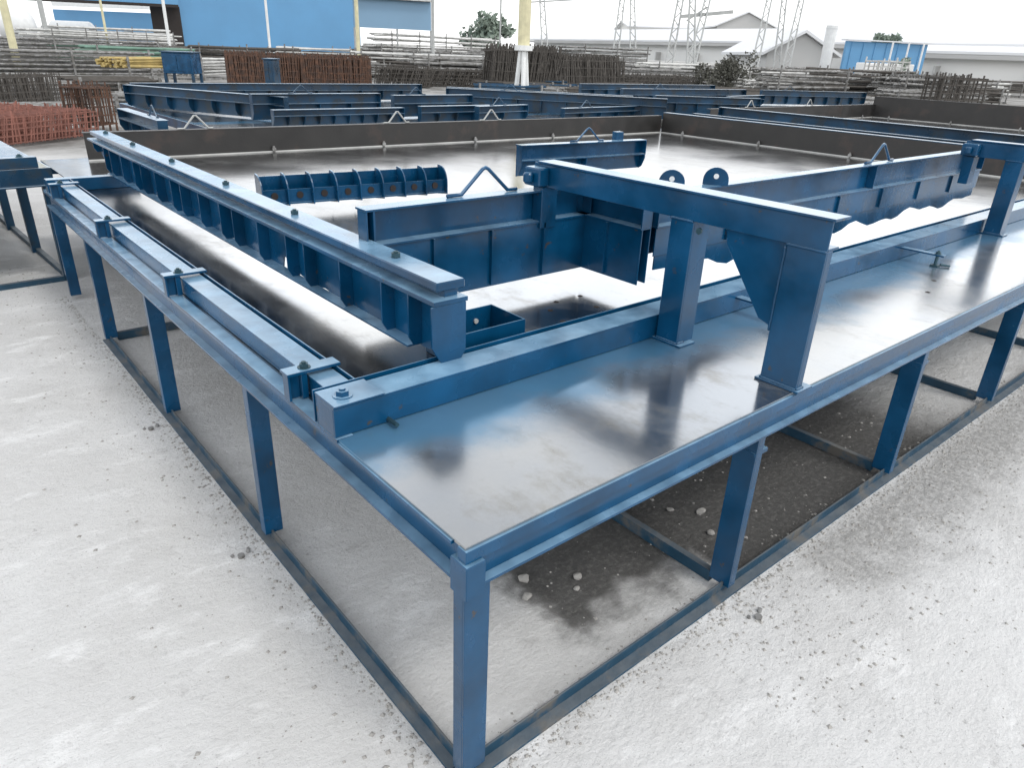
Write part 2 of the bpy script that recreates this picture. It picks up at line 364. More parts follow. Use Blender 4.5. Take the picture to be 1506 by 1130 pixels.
# ------------------------------------------------------------------ left edge rail with clamps
er = empty("edge_rail", (0, 0, T), 0, "long blue flat topped rail bolted along the left edge of the near table", "rail")
b = MB(); b.box(.062, .066, .74, 4.86, .0025, .068); b.box(.135, .139, .74, 4.86, .0025, .068); b.box(.058, .143, .74, 4.86, .068, .076)
b.build("rail_box", BLUE, er, .001)
MB().box(.150, .155, .735, 4.86, .0025, .086).build("inner_lip", BLUE, er, .001)
clamp = empty("rail_clamp", (0, .91, T), 0, "blue bolted clamp plate on the left rail, nearest the corner of the near table", "clamp", "bolted clamps along the left rail")
MB().box(-.012, .165, -.028, .028, .088, .098).build("plate", BLUE, clamp, .0015)
b = MB(); b.box(-.008, .0, -.02, .02, .004, .088); b.box(.034, .054, -.022, .022, .0045, .088); b.box(.0, .034, -.004, .004, .0045, .088); b.build("stand", BLUE, clamp, .001)
hexhead(MB(), .055, 0, .098, .014, .012).build("bolt", BOLT, clamp)
names = ["blue bolted clamp plate on the left rail, second from the near corner",
         "blue bolted clamp plate on the left rail, third from the near corner",
         "blue bolted clamp plate at the far end of the left rail, beside the neighbouring table"]
for y, nm in zip((2.13, 3.34, 4.62), names):
    c = copy_tree(clamp); c.location = (0, y, T); c["label"] = nm
b = MB().box(.0, .58, YF-.07, YF+.02, .0, .085)
o = b.build("end_rail", BLUE, None, .002); o.location = (0.01, 0, T+.001); tag(o, "short dark blue rail across the far end of the near table beyond the left rail", "rail")

# cross rail on the table
cr = empty("cross_stop_rail", (0, .61, T), 0, "long blue box rail lying across the near table, under the two legged brackets", "rail")
b = MB(); b.box(0, 6.6, 0, .006, .002, .088); b.box(0, 6.6, .105, .111, .002, .088); b.box(0, 6.6, -.001, .112, .088, .095); b.box(0, .006, .006, .105, .002, .088)
b.build("rail_box", BLUE, cr, .0015)
MB().box(0, 6.6, .125, .130, .002, .103).build("rear_lip", BLUE, cr, .001)
b = MB(); b.box(.0, .16, -.006, .118, .096, .101); b.build("end_plate", BLUE, cr, .002)
hexhead(MB(), .055, .05, .101, .02, .016).build("bolt", BLUE, cr)
b = MB(); b.tube([(.17, -.05, .012), (.17, .0, .012)], .007, 8); b.build("pin", BOLT, cr)

# ------------------------------------------------------------------ suspended side forms
def scallop(x0, x1, zlo, zhi, k):
    pts = []
    n = 7
    for i in range(n+1):
        t = i/n; pts.append((x0+(x1-x0)*t, zlo+(zhi-zlo)*math.sin(math.pi*t)**.3*(.5+.5*math.sin(k*2.3+1))+.006*math.sin(i*5+k)))
    return pts
def form(name, loc, rz, L, label, zb=.08, zm=.325, zt=.465, dep=.05, ribs=.32, cat="side form", flat=False, loops=(), bevel=.001, mt=None, stiff=(), plain=False):
    """a side form: local x along it, its ribbed back facing local -y, z above the table"""
    mt = mt or BLUE
    r_ = empty(name, loc, rz, label, cat)
    MB().box(0, L, .0, .006, zb+.002, zm).build("skin", mt, r_, bevel)
    b = MB(); b.box(0, L, .0, .006, zm, zt-.008); b.box(0, L, -dep, .02, zt-.008, zt); b.box(0, L, -dep, 0, zm, zm+.008)
    b.build("top_channel", mt, r_, bevel)
    n = max(2, int(round(L/ribs)))
    if plain:
        MB().box(.002, L-.002, -dep*.85, -dep*.85+.006, zb, zm-.001).build("back_plate", mt, r_, bevel)
        for i in range(1, n):
            x = i*L/n; MB().box(x-.004, x+.004, -dep*.85-.014, -dep*.85-.0005, zb+.01, zm-.001).build("rib", mt, r_)
    n = n if not plain else -1
    for i in range(n+1):
        x = min(max(i*L/n, .006), L-.006)
        MB().prism([(-dep*.96, zm-.001), (-dep*.96, zb+.09), (-dep*.5, zb+.02), (-.001, zb), (-.001, zm-.001)], 'x', x-.004, x+.004).build("rib", mt, r_)
    n = max(2, int(round(L/ribs)))
    if not flat:
        pts = []
        for i in range(n):
            pts += scallop(i*L/n+.01, (i+1)*L/n-.01, zb-.002, zb+.05, i)
        MB().prism([(0, zb+.11), (0, zb)]+pts+[(L, zb), (L, zb+.11)], 'y', -.018, -.012).build("scalloped_waler", mt, r_)
    MB().box(0, .006, -dep*.98, -.0005, zm+.009, zt-.009).build("end_cap", mt, r_)
    MB().box(L-.006, L, -dep*.98, -.0005, zm+.009, zt-.009).build("end_cap", mt, r_)
    for x in stiff: MB().box(x, x+.008, -dep*.97, -.001, zm+.009, zt-.009).build("stiffener", mt, r_)
    for x in loops:
        b = MB(); b.tube([(x-.19, -.01, zt+.008), (x-.12, -.01, zt+.008), (x-.015, -.01, zt+.10), (x, -.01, zt+.106), (x+.015, -.01, zt+.10), (x+.12, -.01, zt+.008), (x+.17, -.01, zt+.008)], .008, 8)
        b.build("lifting_loop", mt, r_, smooth=True)
    return r_
form("suspended_side_form", (.50, 1.345, T), 0, 1.17, "blue channel topped form with a triangular loop hanging right of the near long beam", loops=(.58,), dep=.06, stiff=(.03,), plain=True, flat=True)
form("suspended_side_form", (1.69, 1.345, T), -R(90), .40, "short dark blue form under the arm of the near bracket, closing the open box", dep=.06, plain=True, flat=True, ribs=.2)
lf_ = form("suspended_side_form", (1.72, .98, T), 0, 3.75, "long blue form with uneven bottom running from the near bracket to the right hand bracket", dep=.05, loops=(2.1,), stiff=(2.0, 3.55), zt=.475, plain=True, flat=True, zb=.20, ribs=.55)
pts = []
for i in range(46):
    x = .02+i*3.71/45; pts.append((x, .115+.018*math.sin(x*7.5)+.014*math.sin(x*17+1)+.012*(x > 2.3)+.004*math.sin(x*60)))
MB().prism([(.02, .315)]+pts+[(3.73, .315)], 'y', -.036, -.030).build("skirt_plate", BLUE, lf_)
b = MB()
def lug(x, y, nm):
    l_ = empty("lifting_lug", (x, y, T+.475), 0, nm, "lifting lug", "round lifting lugs on the long form")
    n = 12; pts = [(-.058, 0)]+[(-.058*math.cos(math.pi*i/n), .022+.058*math.sin(math.pi*i/n)) for i in range(n+1)]+[(.058, 0)]
    for yy in (-.03, .02): pass
    a = MB(); a.prism(pts, 'x', -.006, .006); a.build("plate", BLUE, l_, .001)
    a = MB(); a.tube([(-.0075, .0, .04), (.0075, .0, .04)], .012, 12); a.build("eye", WHITEP, l_)
    l_.rotation_euler = (0, 0, R(35)); return l_
lug(2.14, .96, "blue half round lifting lug on the long form, the right hand one of the two")
lug(1.88, 1.01, "blue half round lifting lug partly hidden behind the near bracket arm")

# ------------------------------------------------------------------ near long spine beam
sp = empty("side_form_beam", (.40, .70, T), 0, "long ribbed blue form beam with bolted top bar running along the left of the near table", "form beam")
LS = 4.62
MB().box(.112, .118, .01, LS, .11, .285).build("skin", BLUE, sp, .001)
MB().box(-.004, .125, .0, LS, .285, .300).build("lower_flange", BLUE, sp, .0015)
MB().box(.055, .105, .03, LS-.03, .3005, .3225).build("packing_strip", BLUE, sp, .001)
MB().box(.02, .128, .02, LS-.02, .323, .352).build("top_bar", BLUE, sp, .004)
for i, y in enumerate((1.046, 1.848, 2.64, 3.5, 4.33, 5.05)):
    hexhead(MB(), .075, y-.70, .352, .017, .014, False).build("bolt", BOLT, sp)
MB().prism([(-.012, .284), (-.012, .15), (.018, .10), (.03, .086), (.095, .086), (.118, .12), (.118, .284)], 'y', 0, .009).build("end_plate", BLUE, sp, .0015)
pts = [(.012, .105)]
y = .012
while y < LS-.45:
    y += random.uniform(.10, .17); pts.append((y, .100+random.uniform(-.006, .012)))
pts += [(LS-.30, .13), (LS-.15, .18), (LS-.02, .284)]
pts = [p for p in pts if not 1.14 < p[0] < 1.28]
i = next(k for k, p in enumerate(pts) if p[0] > 1.27)
pts[i:i] = [(1.14, .10), (1.16, .15), (1.25, .155), (1.27, .10)]
MB().prism([(.012, .2845)]+pts, 'x', .052, .058).build("web_plate", BLUE, sp)
k = 0; y = .16
while y < LS-.1:
    zb = .105 if y < LS-.4 else .105+(y-LS+.4)*.42
    MB().prism([(.002, .2845), (.002, zb+.03), (.02, zb), (.0515, zb), (.0515, .2845)], 'y', y-.004, y+.004).build("rib", BLUE, sp)
    y += .30 if k % 3 else .17; k += 1
MB().box(.0, .0515, .165, LS-.45, .10, .106).build("lower_lip", BLUE, sp)
# small open steel box beside the spine
bx = empty("steel_corner_box", (.56, .80, T), 0, "small open dark blue steel box tucked beside the near end of the long beam", "box")
b = MB(); b.box(0, .30, 0, .006, .002, .125); b.box(.294, .30, .006, .20, .002, .125); b.box(0, .294, .194, .20, .002, .125); b.box(0, .006, .006, .194, .002, .125)
b.build("walls", BLUE, bx, .001)
b = MB()
for x, z in ((.1, .07), (.22, .075)): b.tube([(x, .193, z), (x, .187, z)], .010, 10)
for x, z in ((.05, .04),): b.tube([(x, -.006, z), (x, .001, z)], .012, 10)
b.build("bolt", LIGHTS, bx)

# ------------------------------------------------------------------ bracket frames (gantries)
def gantry(loc, label, AL=1.36, gus=True):
    r_ = empty("bracket_frame", loc, 0, label, "bracket", "two legged blue bracket frames standing on the near table")
    t = .008; z0, z1 = .478, .582
    b = MB(); b.box(0, t, .0, AL, z0, z1-.008); b.box(-.012, .085, -.012, AL-.03, z1-.008, z1); b.box(t, .075, .0, AL, z0, z0+.008)
    b.build("arm", BLUE, r_, .0015)
    b = MB(); b.box(t+.001, .07, .03, .036, z0+.009, z1-.009); b.box(t+.001, .07, AL-.06, AL-.054, z0+.009, z1-.009); b.build("arm_stiffener", BLUE, r_)
    for ya, yb, wx in ((.0, .135, .04), (.50, .60, .10)):
        b = MB(); b.box(0, t, ya, yb, .008, z0-.0005); b.box(t, wx, ya, ya+.008, .008, z0-.0005); b.box(t, .04, yb-.008, yb, .008, z0-.0005); b.build("leg", BLUE, r_, .0015)
    for ya, yb in ((-.015, .15), (.475, .62)):
        MB().box(-.01, .085, ya, yb, .0008, .008).build("foot_plate", BLUE, r_, .001)
    MB().prism([(.136, .4775), (.38, .4775), (.37, .42), (.20, .20), (.136, .18)], 'x', .028, .036).build("gusset", BLUE, r_, .001)
    b = MB(); b.tube([(-.006, .47, .45), (.001, .47, .45)], .012, 8); b.build("bolt", BOLT, r_)
    b = MB(); b.box(-.02, .07, AL-.08, AL-.02, .30, .477); b.build("hanger", BLUE, r_, .002)
    b = MB(); b.box(-.06, -.001, AL-.10, AL, .484, .56); b.tube([(-.08, AL-.05, .50), (-.08, AL-.05, .54)], .022, 10); b.build("arm_end_block", BLUE, r_, .006)
    b = MB()
    def bead(p, q):
        p = Vector(p); q = Vector(q); m_ = max(4, int((q-p).length/.008)); b.tube([p+(q-p)*i/m_+Vector((random.uniform(-.0008, .0008), random.uniform(-.0008, .0008), 0)) for i in range(m_+1)], .0042, 6, r2=.0046); w_ = MB(); w_.v, w_.f = b.v[:], b.f[:]; w_.build('weld_bead', BLUE, r_, smooth=True); b.v.clear(); b.f.clear()
    bead((-.001, .137, .18), (-.001, .137, .47)) if gus else None
    for ya, yb in ((.0, .135), (.50, .60)):
        bead((-.002, ya, .010), (-.002, yb, .010)); bead((-.002, ya, .4765), (-.002, yb, .4765)); bead((0, ya-.002, .010), (.04, ya-.002, .010))
    bead((-.002, .0, .5745), (-.002, AL-.03, .5745))
    return r_
gantry((1.37, .0, T), "blue two legged bracket frame with gusset standing on the near table, the nearer one")
g2 = gantry((4.80, .0, T), "blue two legged bracket frame cut off by the right edge of the photo", AL=.86)

# toggles in front of the cross rail
def toggle(x, y, ang, label):
    r_ = empty("toggle_clamp", (x, y, T), ang, label, "toggle clamp", "toggle clamps on the cross rail")
    MB().box(-.022, .022, -.22, .02, .062, .07).build("strap", BLUE, r_, .001)
    b = MB(); b.box(-.02, .02, -.20, -.16, .001, .01); b.tube([(0, -.18, .01), (0, -.18, .062)], .009, 8); b.build("post", BOLT, r_)
    hexhead(MB(), 0, -.18, .07, .012, .012).build("nut", BOLT, r_)
    b = MB(); b.tube([(.05, -.24, .008), (.02, -.2, .012)], .007, 6); b.build("wedge", BOLT, r_)
    return r_
toggle(3.56, .6, R(0), "small blue strap clamp with a nut on the cross rail between the bracket frames")
toggle(1.93, .6, R(0), "small blue strap clamp partly hidden behind the leg of the nearer bracket frame")

# ------------------------------------------------------------------ hinge row and block in the middle of the table
hg = empty("hinge_bracket_row", (.95, 3.50, T), R(-7), "row of eight blue curved bracket plates on a bar above the middle of the sheet", "bracket row")
LH = 1.28
b = MB(); b.box(0, LH, 0, .006, .06, .235); b.box(0, LH, -.12, 0, .075, .085); b.build("back_bar", BLUE, hg, .001)
MB().box(0, LH, -.105, -.098, .086, .165).build("front_bar", BLUE, hg, .001)
for i in range(9):
    x = i*LH/8
    pts = [(0, .255), (-.03, .255)]+[(-.03-.11*math.sin(a*math.pi/12), .145+.11*math.cos(a*math.pi/12)) for a in range(1, 7)]+[(-.14, .07), (0, .05)]
    MB().prism(pts, 'x', x-.004, x+.004).build("bracket_plate", BLUE, hg)
b = MB()
for i in range(8): b.tube([(i*LH/8+.08, -.112, .128), (i*LH/8+.08, -.0975, .128)], .022, 10)
b.build("bolt_socket", DARKIN, hg)
bk = form("channel_block", (3.02, 3.42, T), R(-5), 1.35, "blue deep channel block with a triangular loop hanging behind the near bracket arm", dep=.07, zb=.10, zm=.22, zt=.345, flat=True, loops=(.72,), ribs=.6)
b = MB(); b.box(1.05, 1.13, .0, .06, .345, .41); b.build("upright_tab", BLUE, bk, .002)

# ------------------------------------------------------------------ dark upstand walls round the sheet
def upstand(loc, rz, L, H, label, loops=(), flange=BLUE):
    r_ = empty("upstand_wall", loc, rz, label, "mould wall")
    MB().box(0, L, 0, .008, .0, H-.01).build("skin", RUSTWALL, r_)
    b = MB(); b.box(0, L, -.002, .09, H-.01, H); b.build("top_flange", flange, r_)
    MB().box(0, L, -.02, -.0005, .001, .012).build("foot_strip", LIGHTS, r_)
    for i in range(int(L/.62)):
        x = .3+i*.62
        b = MB(); b.box(x, x+.012, .008, .085, .0, H-.011); b.build("rear_rib", RUSTWALL, r_)
        if i % 2 == 0:
            b = MB(); b.box(x+.1, x+.12, -.03, -.021, .001, .06); b.tube([(x+.11, -.04, .03), (x+.11, -.02, .03)], .02, 8); b.build("bolt", GREYS, r_)
    for x in loops:
        b = MB(); b.tube([(x-.17, .03, H+.008), (x-.11, .03, H+.008), (x-.01, .03, H+.12), (x+.01, .03, H+.12), (x+.11, .03, H+.008), (x+.15, .03, H+.008)], .009, 6)
        b.build("lifting_loop", GAL, r_)
    return r_
upstand((.55, 6.28, T), R(-1.6), 7.5, .235, "long dark weathered mould wall across the far side of the near table", loops=(.95, 3.1, 4.4), flange=RUSTWALL)
upstand((8.05, 6.05, T), -R(90), 4.9, .28, "dark weathered mould wall running back along the right side of the near table", loops=(), flange=BLUE2)

# ------------------------------------------------------------------ neighbouring tables
def table(loc, rz, L, Wd, label, hgt=T, tmat=None, top_rail=True, legmat=None, nl=None, bolt=True):
    r_ = empty("casting_table", loc, rz, label, "casting table")
    MB().box(0, L, 0, Wd, hgt-.01, hgt).build("sheet_top", SHEET, r_)
    b = MB(); b.box(-.01, L+.01, -.012, -.001, hgt-.12, hgt-.001); b.box(-.01, L+.01, -.05, .04, hgt-.128, hgt-.1205); b.box(-.012, -.001, .0, Wd, hgt-.12, hgt-.001); b.box(L+.001, L+.012, 0, Wd, hgt-.12, hgt-.001)
    b.build("edge_frame", BLUE2, r_)
    nl = nl or max(2, int(L/1.3)+1)
    for i in range(nl):
        for y in (.0, Wd-.06):
            x = i*(L-.07)/(nl-1)
            MB().box(x, x+.07, y, y+.05, .0, hgt-.13).build("leg", BLUE2, r_)
    for i in range(1, int(Wd/1.05)): MB().box(L-.075, L-.005, i*1.05, i*1.05+.05, .0, hgt-.13).build("leg", BLUE2, r_)
    MB().box(0, L, -.0, .04, .0, .04).build("bottom_rail", DIRTY, r_)
    MB().box(L-.05, L-.01, .05, Wd-.06, .0, .039).build("bottom_rail", DIRTY, r_)
    if top_rail:
        MB().box(-.01, L-.06, .03, .12, hgt+.002, hgt+.075).build("edge_rail", BLUE2, r_)
        if bolt: hexhead(MB(), L-.16, .075, hgt+.075, .018, .014).build("bolt", BOLT, r_)
    return r_
table((-5.15, 5.14, 0), R(3), 5.28, 7.5, "blue steel table cut off by the left edge of the photo", hgt=.87, nl=9)
table((9.6, -.5, 0), R(0), 6.9, 7.6, "second blue casting table beyond the right hand end of the near table")
upstand((9.9, 6.55, T), R(0), 5.9, .26, "dark mould wall along the back of the second table", flange=RUSTWALL, loops=(1.2, 3.2))
upstand((15.8, 6.6, T), R(-90), 6.8, .42, "tall dark mould wall across the far end of the second table, at the right edge of the photo", flange=RUSTWALL)
form("parked_side_form", (9.55, 6.1, T), R(-90), 4.6, "blue side form with a double flange along the edge of the second table", mt=BLUE2, zb=.05, zm=.17, zt=.33, flat=True, dep=.08, ribs=.8)
form("parked_side_form", (9.0, 6.2, T), R(-90), 4.4, "blue side form beside the right hand mould wall of the near table", mt=BLUE2, zb=.05, zm=.16, zt=.24, flat=True, dep=.06, ribs=.8)
table((1.3, 6.75, 0), R(0), 7.3, 1.6, "narrow blue casting table directly behind the long dark wall", top_rail=False)
table((2.35, 8.6, 0), R(0), 8.0, 4.2, "wide blue casting table behind the narrow one, carrying many forms", top_rail=False)
table((11.2, 9.3, 0), R(0), 9.5, 5.2, "third blue casting table behind the dark wall at the right", top_rail=False)
# parked forms on the back tables
def pf(x, y, rz, L, label, zt=.33, zb=.02, mt=None, loops=(), rib=.45, dep=.09):
    return form("parked_side_form", (x, y, T), rz, L, label, zb=zb, zm=zt*.62, zt=zt, dep=dep, ribs=rib, flat=True, loops=loops, mt=mt or BLUE2, bevel=0)
pf(1.36, 8.2, R(-90), 1.5, "short blue form on the left end of the narrow back table", zt=.28, loops=(1.1,))
pf(2.5, 12.6, R(0), 5.6, "long blue ribbed form at the far edge of the table behind the dark wall", zt=.32)
pf(2.3, 11.9, R(-66), 3.2, "blue ribbed form running towards the camera on the left of the back table", zt=.33)
pf(3.15, 9.2, R(1), 2.0, "blue form with a triangular loop at the middle of the back table", zt=.36, loops=(.75,))
pf(3.1, 8.4, R(0), 1.95, "low blue slotted form in front of the looped form on the back table", zt=.22, rib=.22)
pf(5.3, 9.1, R(0), 1.5, "short blue form with loop on the back table, left of its centre", zt=.34, loops=(.45,))
pf(5.2, 8.2, R(0), 1.3, "short dark form standing on the front edge of the back table", zt=.25, rib=.3)
pf(6.0, 7.9, R(8), 1.1, "blue form stub beside a pale loop on the back table", zt=.26, loops=(.5,))
pf(7.4, 10.6, R(-52), 4.0, "long blue ribbed form crossing the back table diagonally towards the right", zt=.36, loops=(1.2,))
pf(7.9, 11.3, R(-52), 3.6, "second diagonal blue form behind the longer one on the back table", zt=.34)
pf(7.6, 7.75, R(4), 2.3, "blue form with loop near the right front corner of the back table", zt=.22, loops=(.6,))
pf(10.9, 8.6, R(-30), 2.2, "blue form leaning across the gap between the back tables", zt=.34)
pf(11.9, 10.4, R(-5), 4.2, "long blue form along the front of the third table", zt=.36, loops=(1.2,))
pf(12.6, 12.4, R(-4), 5.0, "long blue form at the back of the third table", zt=.36)
pf(16.6, 9.9, R(-20), 3.4, "blue form slanting at the right end of the third table", zt=.36, loops=(.9,))
pf(14.3, 9.3, R(8), 1.9, "short blue form in front of the others on the third table", zt=.26, rib=.3)

# ------------------------------------------------------------------ stones and small debris on the ground
def stone(x, y, s, name="pebble", label=None):
    bm = bmesh.new(); bmesh.ops.create_icosphere(bm, subdivisions=2, radius=s*1.1)
    rnd = random.Random(int(x*1000+y*77)); k = [Vector((rnd.uniform(-1, 1), rnd.uniform(-1, 1), rnd.uniform(-1, 1))).normalized() for _ in range(7)]
    for v in bm.verts:
        d = v.co.normalized(); c = min(min(1, .62/d.dot(q)) if d.dot(q) > .62 else 1 for q in k); v.co *= c; v.co.z *= .7
    me = bpy.data.meshes.new(name); bm.to_mesh(me); bm.free(); me.materials.append(STONE)
    o = bpy.data.objects.new(name, me); COL.objects.link(o); o.location = (x, y, s*.45); o.rotation_euler = (0, 0, rnd.random()*6)
    return tag(o, label, "stone", "loose stones on the ground around the near table")
for x, y, s, lb in ((.655, .512, .024, "largest pale stone under the near table, beside the corner leg"), (.826, .405, .018, "second pale stone on the dark ground under the near table"),
                    (.78, .36, .012, "small stone just in front of the second pale stone"), (.605, .436, .020, "pale stone on the edge of the dark ground nearest the corner leg"),
                    (1.549, .376, .022, "stone on dark ground behind the second front leg"), (1.463, .261, .018, "stone nearest the front rail behind the second front leg"),
                    (1.453, .467, .016, "small stone farther in behind the second front leg")):
    stone(x, y, s, label=lb)
# anchors beside the rails
for x, y, lb in ((-.10, 2.5, "small rusty anchor stub in the ground beside the left rail, the far one"), (-.114, 1.268, "small rusty anchor stub in the ground beside the left rail, the near one"),
                 (1.187, -.14, "small rusty anchor stub in a chipped spot in front of the second front leg")):
    b = MB(); b.tube([(0, 0, 0), (0, 0, .012)], .013, 9); b.tube([(.03, .015, 0), (.036, .017, .014)], .008, 8); b.tube([(-.024, .02, 0), (-.028, .022, .008)], .007, 8)
    o = b.build("anchor_stub", GREYS); o.location = (x, y, 0); tag(o, lb, "anchor")
b = MB(); rnd = random.Random(3)
for i in range(8200):
    q = rnd.random()
    if i > 5200:
        if q < .55: x, y = rnd.uniform(.05, 6.0), -.02-abs(rnd.gauss(0, .035))
        elif q < .9: x, y = -.015-abs(rnd.gauss(0, .03)), rnd.uniform(0, 5)
        else: x, y = rnd.uniform(.05, 5.0), .035+abs(rnd.gauss(0, .03))
    elif q < .3: x, y = rnd.uniform(.6, 5.5), rnd.uniform(.02, 2.6)
    elif q < .85: x, y = rnd.uniform(.9, 6.0), -abs(rnd.gauss(0, .35))
    else: x, y = -abs(rnd.gauss(0, .25))-.02, rnd.uniform(-.3, 6)
    s = rnd.choice((.002, .003, .003, .004, .006, .009))*rnd.uniform(.7, 1.2)
    a = rnd.random()*6; z = s*.6
    vs = [(x+s*math.cos(a+t)*rnd.uniform(.7, 1.2), y+s*math.sin(a+t)*rnd.uniform(.7, 1.2), 0) for t in (0, 1.6, 3.1, 4.7)]+[(x, y, z)]
    b.add(vs, [(0, 1, 4), (1, 2, 4), (2, 3, 4), (3, 0, 4)])
o = b.build("gravel", STONE); tag(o, "fine loose gravel scattered over the yard", kind="stuff")

# ------------------------------------------------------------------ background: stock of steel
def stack(name, px0, d0, px1, d1, h, wd, m_, label, layers=4, per=6, r=.03, base=.1, jit=.15, group=None, cat="steel stack"):
    p = gp(px0, d0); q = gp(px1, d1); r_ = empty(name, p, 0, label, cat, group)
    d = (q-p); L = d.length; d.normalize(); n_ = Vector((-d.y, d.x, 0))
    if n_.dot(p-CAM) < 0: n_ = -n_
    b = MB()
    for j in range(layers):
        for i in range(per):
            z = base+h*(j+.5)/layers; o_ = n_*(wd*(i+random.uniform(-.3, .3))/per); s0 = d*random.uniform(-jit, jit)*L*.3; s1 = d*(L*(1-random.uniform(0, jit)*.6))
            sag = random.uniform(-.5, .5)*h/layers*.4
            b.tube([s0+o_+Vector((0, 0, z+sag)), s1+o_+Vector((0, 0, z-sag))], r*random.uniform(.8, 1.2), 5)
    b.build("bars", m_, r_)
    b = MB()
    for k in range(max(2, int(L/3)+1)):
        c = d*(L*(.08+.84*k/max(1, int(L/3)))); b.bar(c-n_*.2, c+n_*(wd+.1), .12, .12)
        b.bar(c-n_*.12+Vector((0, 0, .02)), c-n_*.12+Vector((0, 0, base+h*1.08)), .07)
        for j in range(1, layers, 2):
            zz = Vector((0, 0, base+h*j/layers)); b.bar(c-n_*.15+zz, c+n_*wd+zz, .05)
    b.bar(d*L*.06+Vector((0, 0, .05)), d*L*.94+Vector((0, 0, .05)), .1)
    for v in range(len(b.v)): b.v[v] = (b.v[v][0], b.v[v][1], max(b.v[v][2], 0))
    b.build("sleepers", GREYS, r_)
    return r_
def cage(name, px0, d0, px1, d1, h, wd, m_, label, step=.12, r=.012, rows=3, base=.05, group=None, lean=0, cat="rebar cage"):
    p = gp(px0, d0); q = gp(px1, d1)
    d = (q-p); L = d.length; d.normalize(); n_ = Vector((-d.y, d.x, 0))
    if n_.dot(p-CAM) < 0: n_ = -n_
    b = MB(); nn = int(L/step)
    for k in range(rows):
        o_ = n_*(wd*k/max(1, rows-1))
        for i in range(nn+1):
            s = d*min(L, max(0, (i+random.uniform(-.4, .4))*step)); hh = h*random.uniform(.84, 1.06)
            b.bar(s+o_+Vector((0, 0, base)), s+o_+d*(lean*random.uniform(.3, 1.4)+h*random.uniform(-.05, .05))+Vector((0, 0, base+hh)), r*2)
        for j in range(5):
            zz = Vector((0, 0, base+h*(j+random.uniform(-.15, .15))/4.6+.01)); b.bar(o_+zz, o_+d*L+zz+Vector((0, 0, random.uniform(-.04, .04)*h)), r*1.6)
    for i in range(0, nn+1, max(1, nn//14)):
        s = d*min(L, i*step)
        for j in (0, 4): b.bar(s+Vector((0, 0, base+h*j/4.6+.01)), s+n_*wd+Vector((0, 0, base+h*j/4.6+.01)), r*2.2)
        if base > .06 and i % 3 == 0: b.bar(s, s+Vector((0, 0, base+.02)), r*3); b.bar(s+n_*wd, s+n_*wd+Vector((0, 0, base+.02)), r*3)
    r_ = b.build(name, m_); r_.location = p
    return tag(r_, label, cat, group)
SG = "stacks of steel bars in the yard"
# left
stack("bar_stack", -60, 24, 235, 29, .9, 3, GREYS, "wide grey stack of long steel bars at the left behind the rusty cages", 6, 12, .035, .35, group=SG)
stack("bar_stack", -40, 32, 250, 40, 1.1, 3, GREYS, "grey bar stack farther back at the left, below the storage tanks", 6, 12, .045, .5, group=SG)
stack("bar_stack", -60, 18.5, 180, 21, .45, 2.0, GREYS, "low dark grey bar stack just behind the brown cages", 4, 9, .035, .1, group=SG)
stack("pipe_stack", 128, 34, 292, 37, .95, 2.2, GREEN, "green pipe stack below the opening of the blue shed", 5, 8, .06, .4, group=SG)
stack("bar_stack", 175, 25, 240, 27, .35, 1.2, YELL, "short ochre and yellow bars beside the blue cabinet", 4, 6, .05, .75, group=SG)
stack("bar_stack", 285, 33, 345, 36, .8, 1.5, LIGHTS, "pale bar stack between the blue cabinet and the brown bundle", 6, 7, .04, .2, group=SG)
stack("bar_stack", 60, 48, 270, 58, 1.4, 3, LIGHTS, "pale bar stack in front of the blue shed opening", 5, 9, .06, .7, group=SG)
stack("bar_stack", -60, 14.8, 120, 16.0, .28, 1.2, GREYS, "low pile of short grey bars between the olive cage and the red cage", 4, 8, .03, .04, group=SG)
stack("bar_stack", 95, 20.0, 236, 21.5, .55, 2.4, RUSTD, "dark brown bar pile left of the blue cabinet", 5, 9, .035, .08, group=SG)
stack("bar_stack", 150, 17.0, 238, 17.5, .40, 1.8, GREYS, "small grey bar pile just behind the left end of the blue back forms", 5, 8, .03, .06, group=SG)
stack("bar_stack", 75, 62, 262, 68, 1.6, 3, LIGHTS, "pale bar stack inside the open bay of the blue shed", 6, 8, .08, .9, group=SG)
CG = "rusty reinforcement cages in the yard"
cage("rebar_cage", -30, 16.5, 80, 18.5, .72, .8, RUSTD, "olive brown reinforcement cage at the left edge of the photo", .07, .012, 4, .12, CG)
cage("rebar_cage", -70, 10.8, 122, 13.0, .50, 2.2, PINK, "low pinkish red reinforcement cage nearest the neighbouring table", .075, .010, 9, .055, CG, .10)
cage("rebar_cage", 118, 13.5, 152, 14, .78, .7, RUST, "tall dark red reinforcement cage behind the far end of the long beam", .06, .012, 4, .15, CG)
cage("rebar_cage", 330, 30, 436, 31, 1.25, 1.2, RUST, "brown reinforcement bundle in front of the blue shed, left half", .05, .016, 7, .1, CG)
cage("rebar_cage", 440, 31, 545, 32, 1.25, 1.2, RUST, "brown reinforcement bundle in front of the blue shed, right half", .05, .016, 7, .1, CG)
cage("rebar_cage", 548, 34, 632, 34, .9, 1.5, RUSTD, "dark reinforcement heap right of the brown bundles", .11, .018, 5, .05, CG, .3)
cage("rebar_cage", 632, 36, 716, 37, .8, 1.5, RUSTD, "dark reinforcement heap just left of the cream post", .12, .018, 5, .05, CG, .3)
cage("rebar_cage", 722, 33, 822, 34, 1.95, 1.6, RUSTD, "tall dark reinforcement mass around the cream post", .05, .016, 8, .1, CG, .25)
cage("rebar_cage", 822, 34, 925, 37, 1.65, 1.6, RUSTD, "tall dark reinforcement mass right of the cream post", .055, .016, 8, .1, CG, -.3)
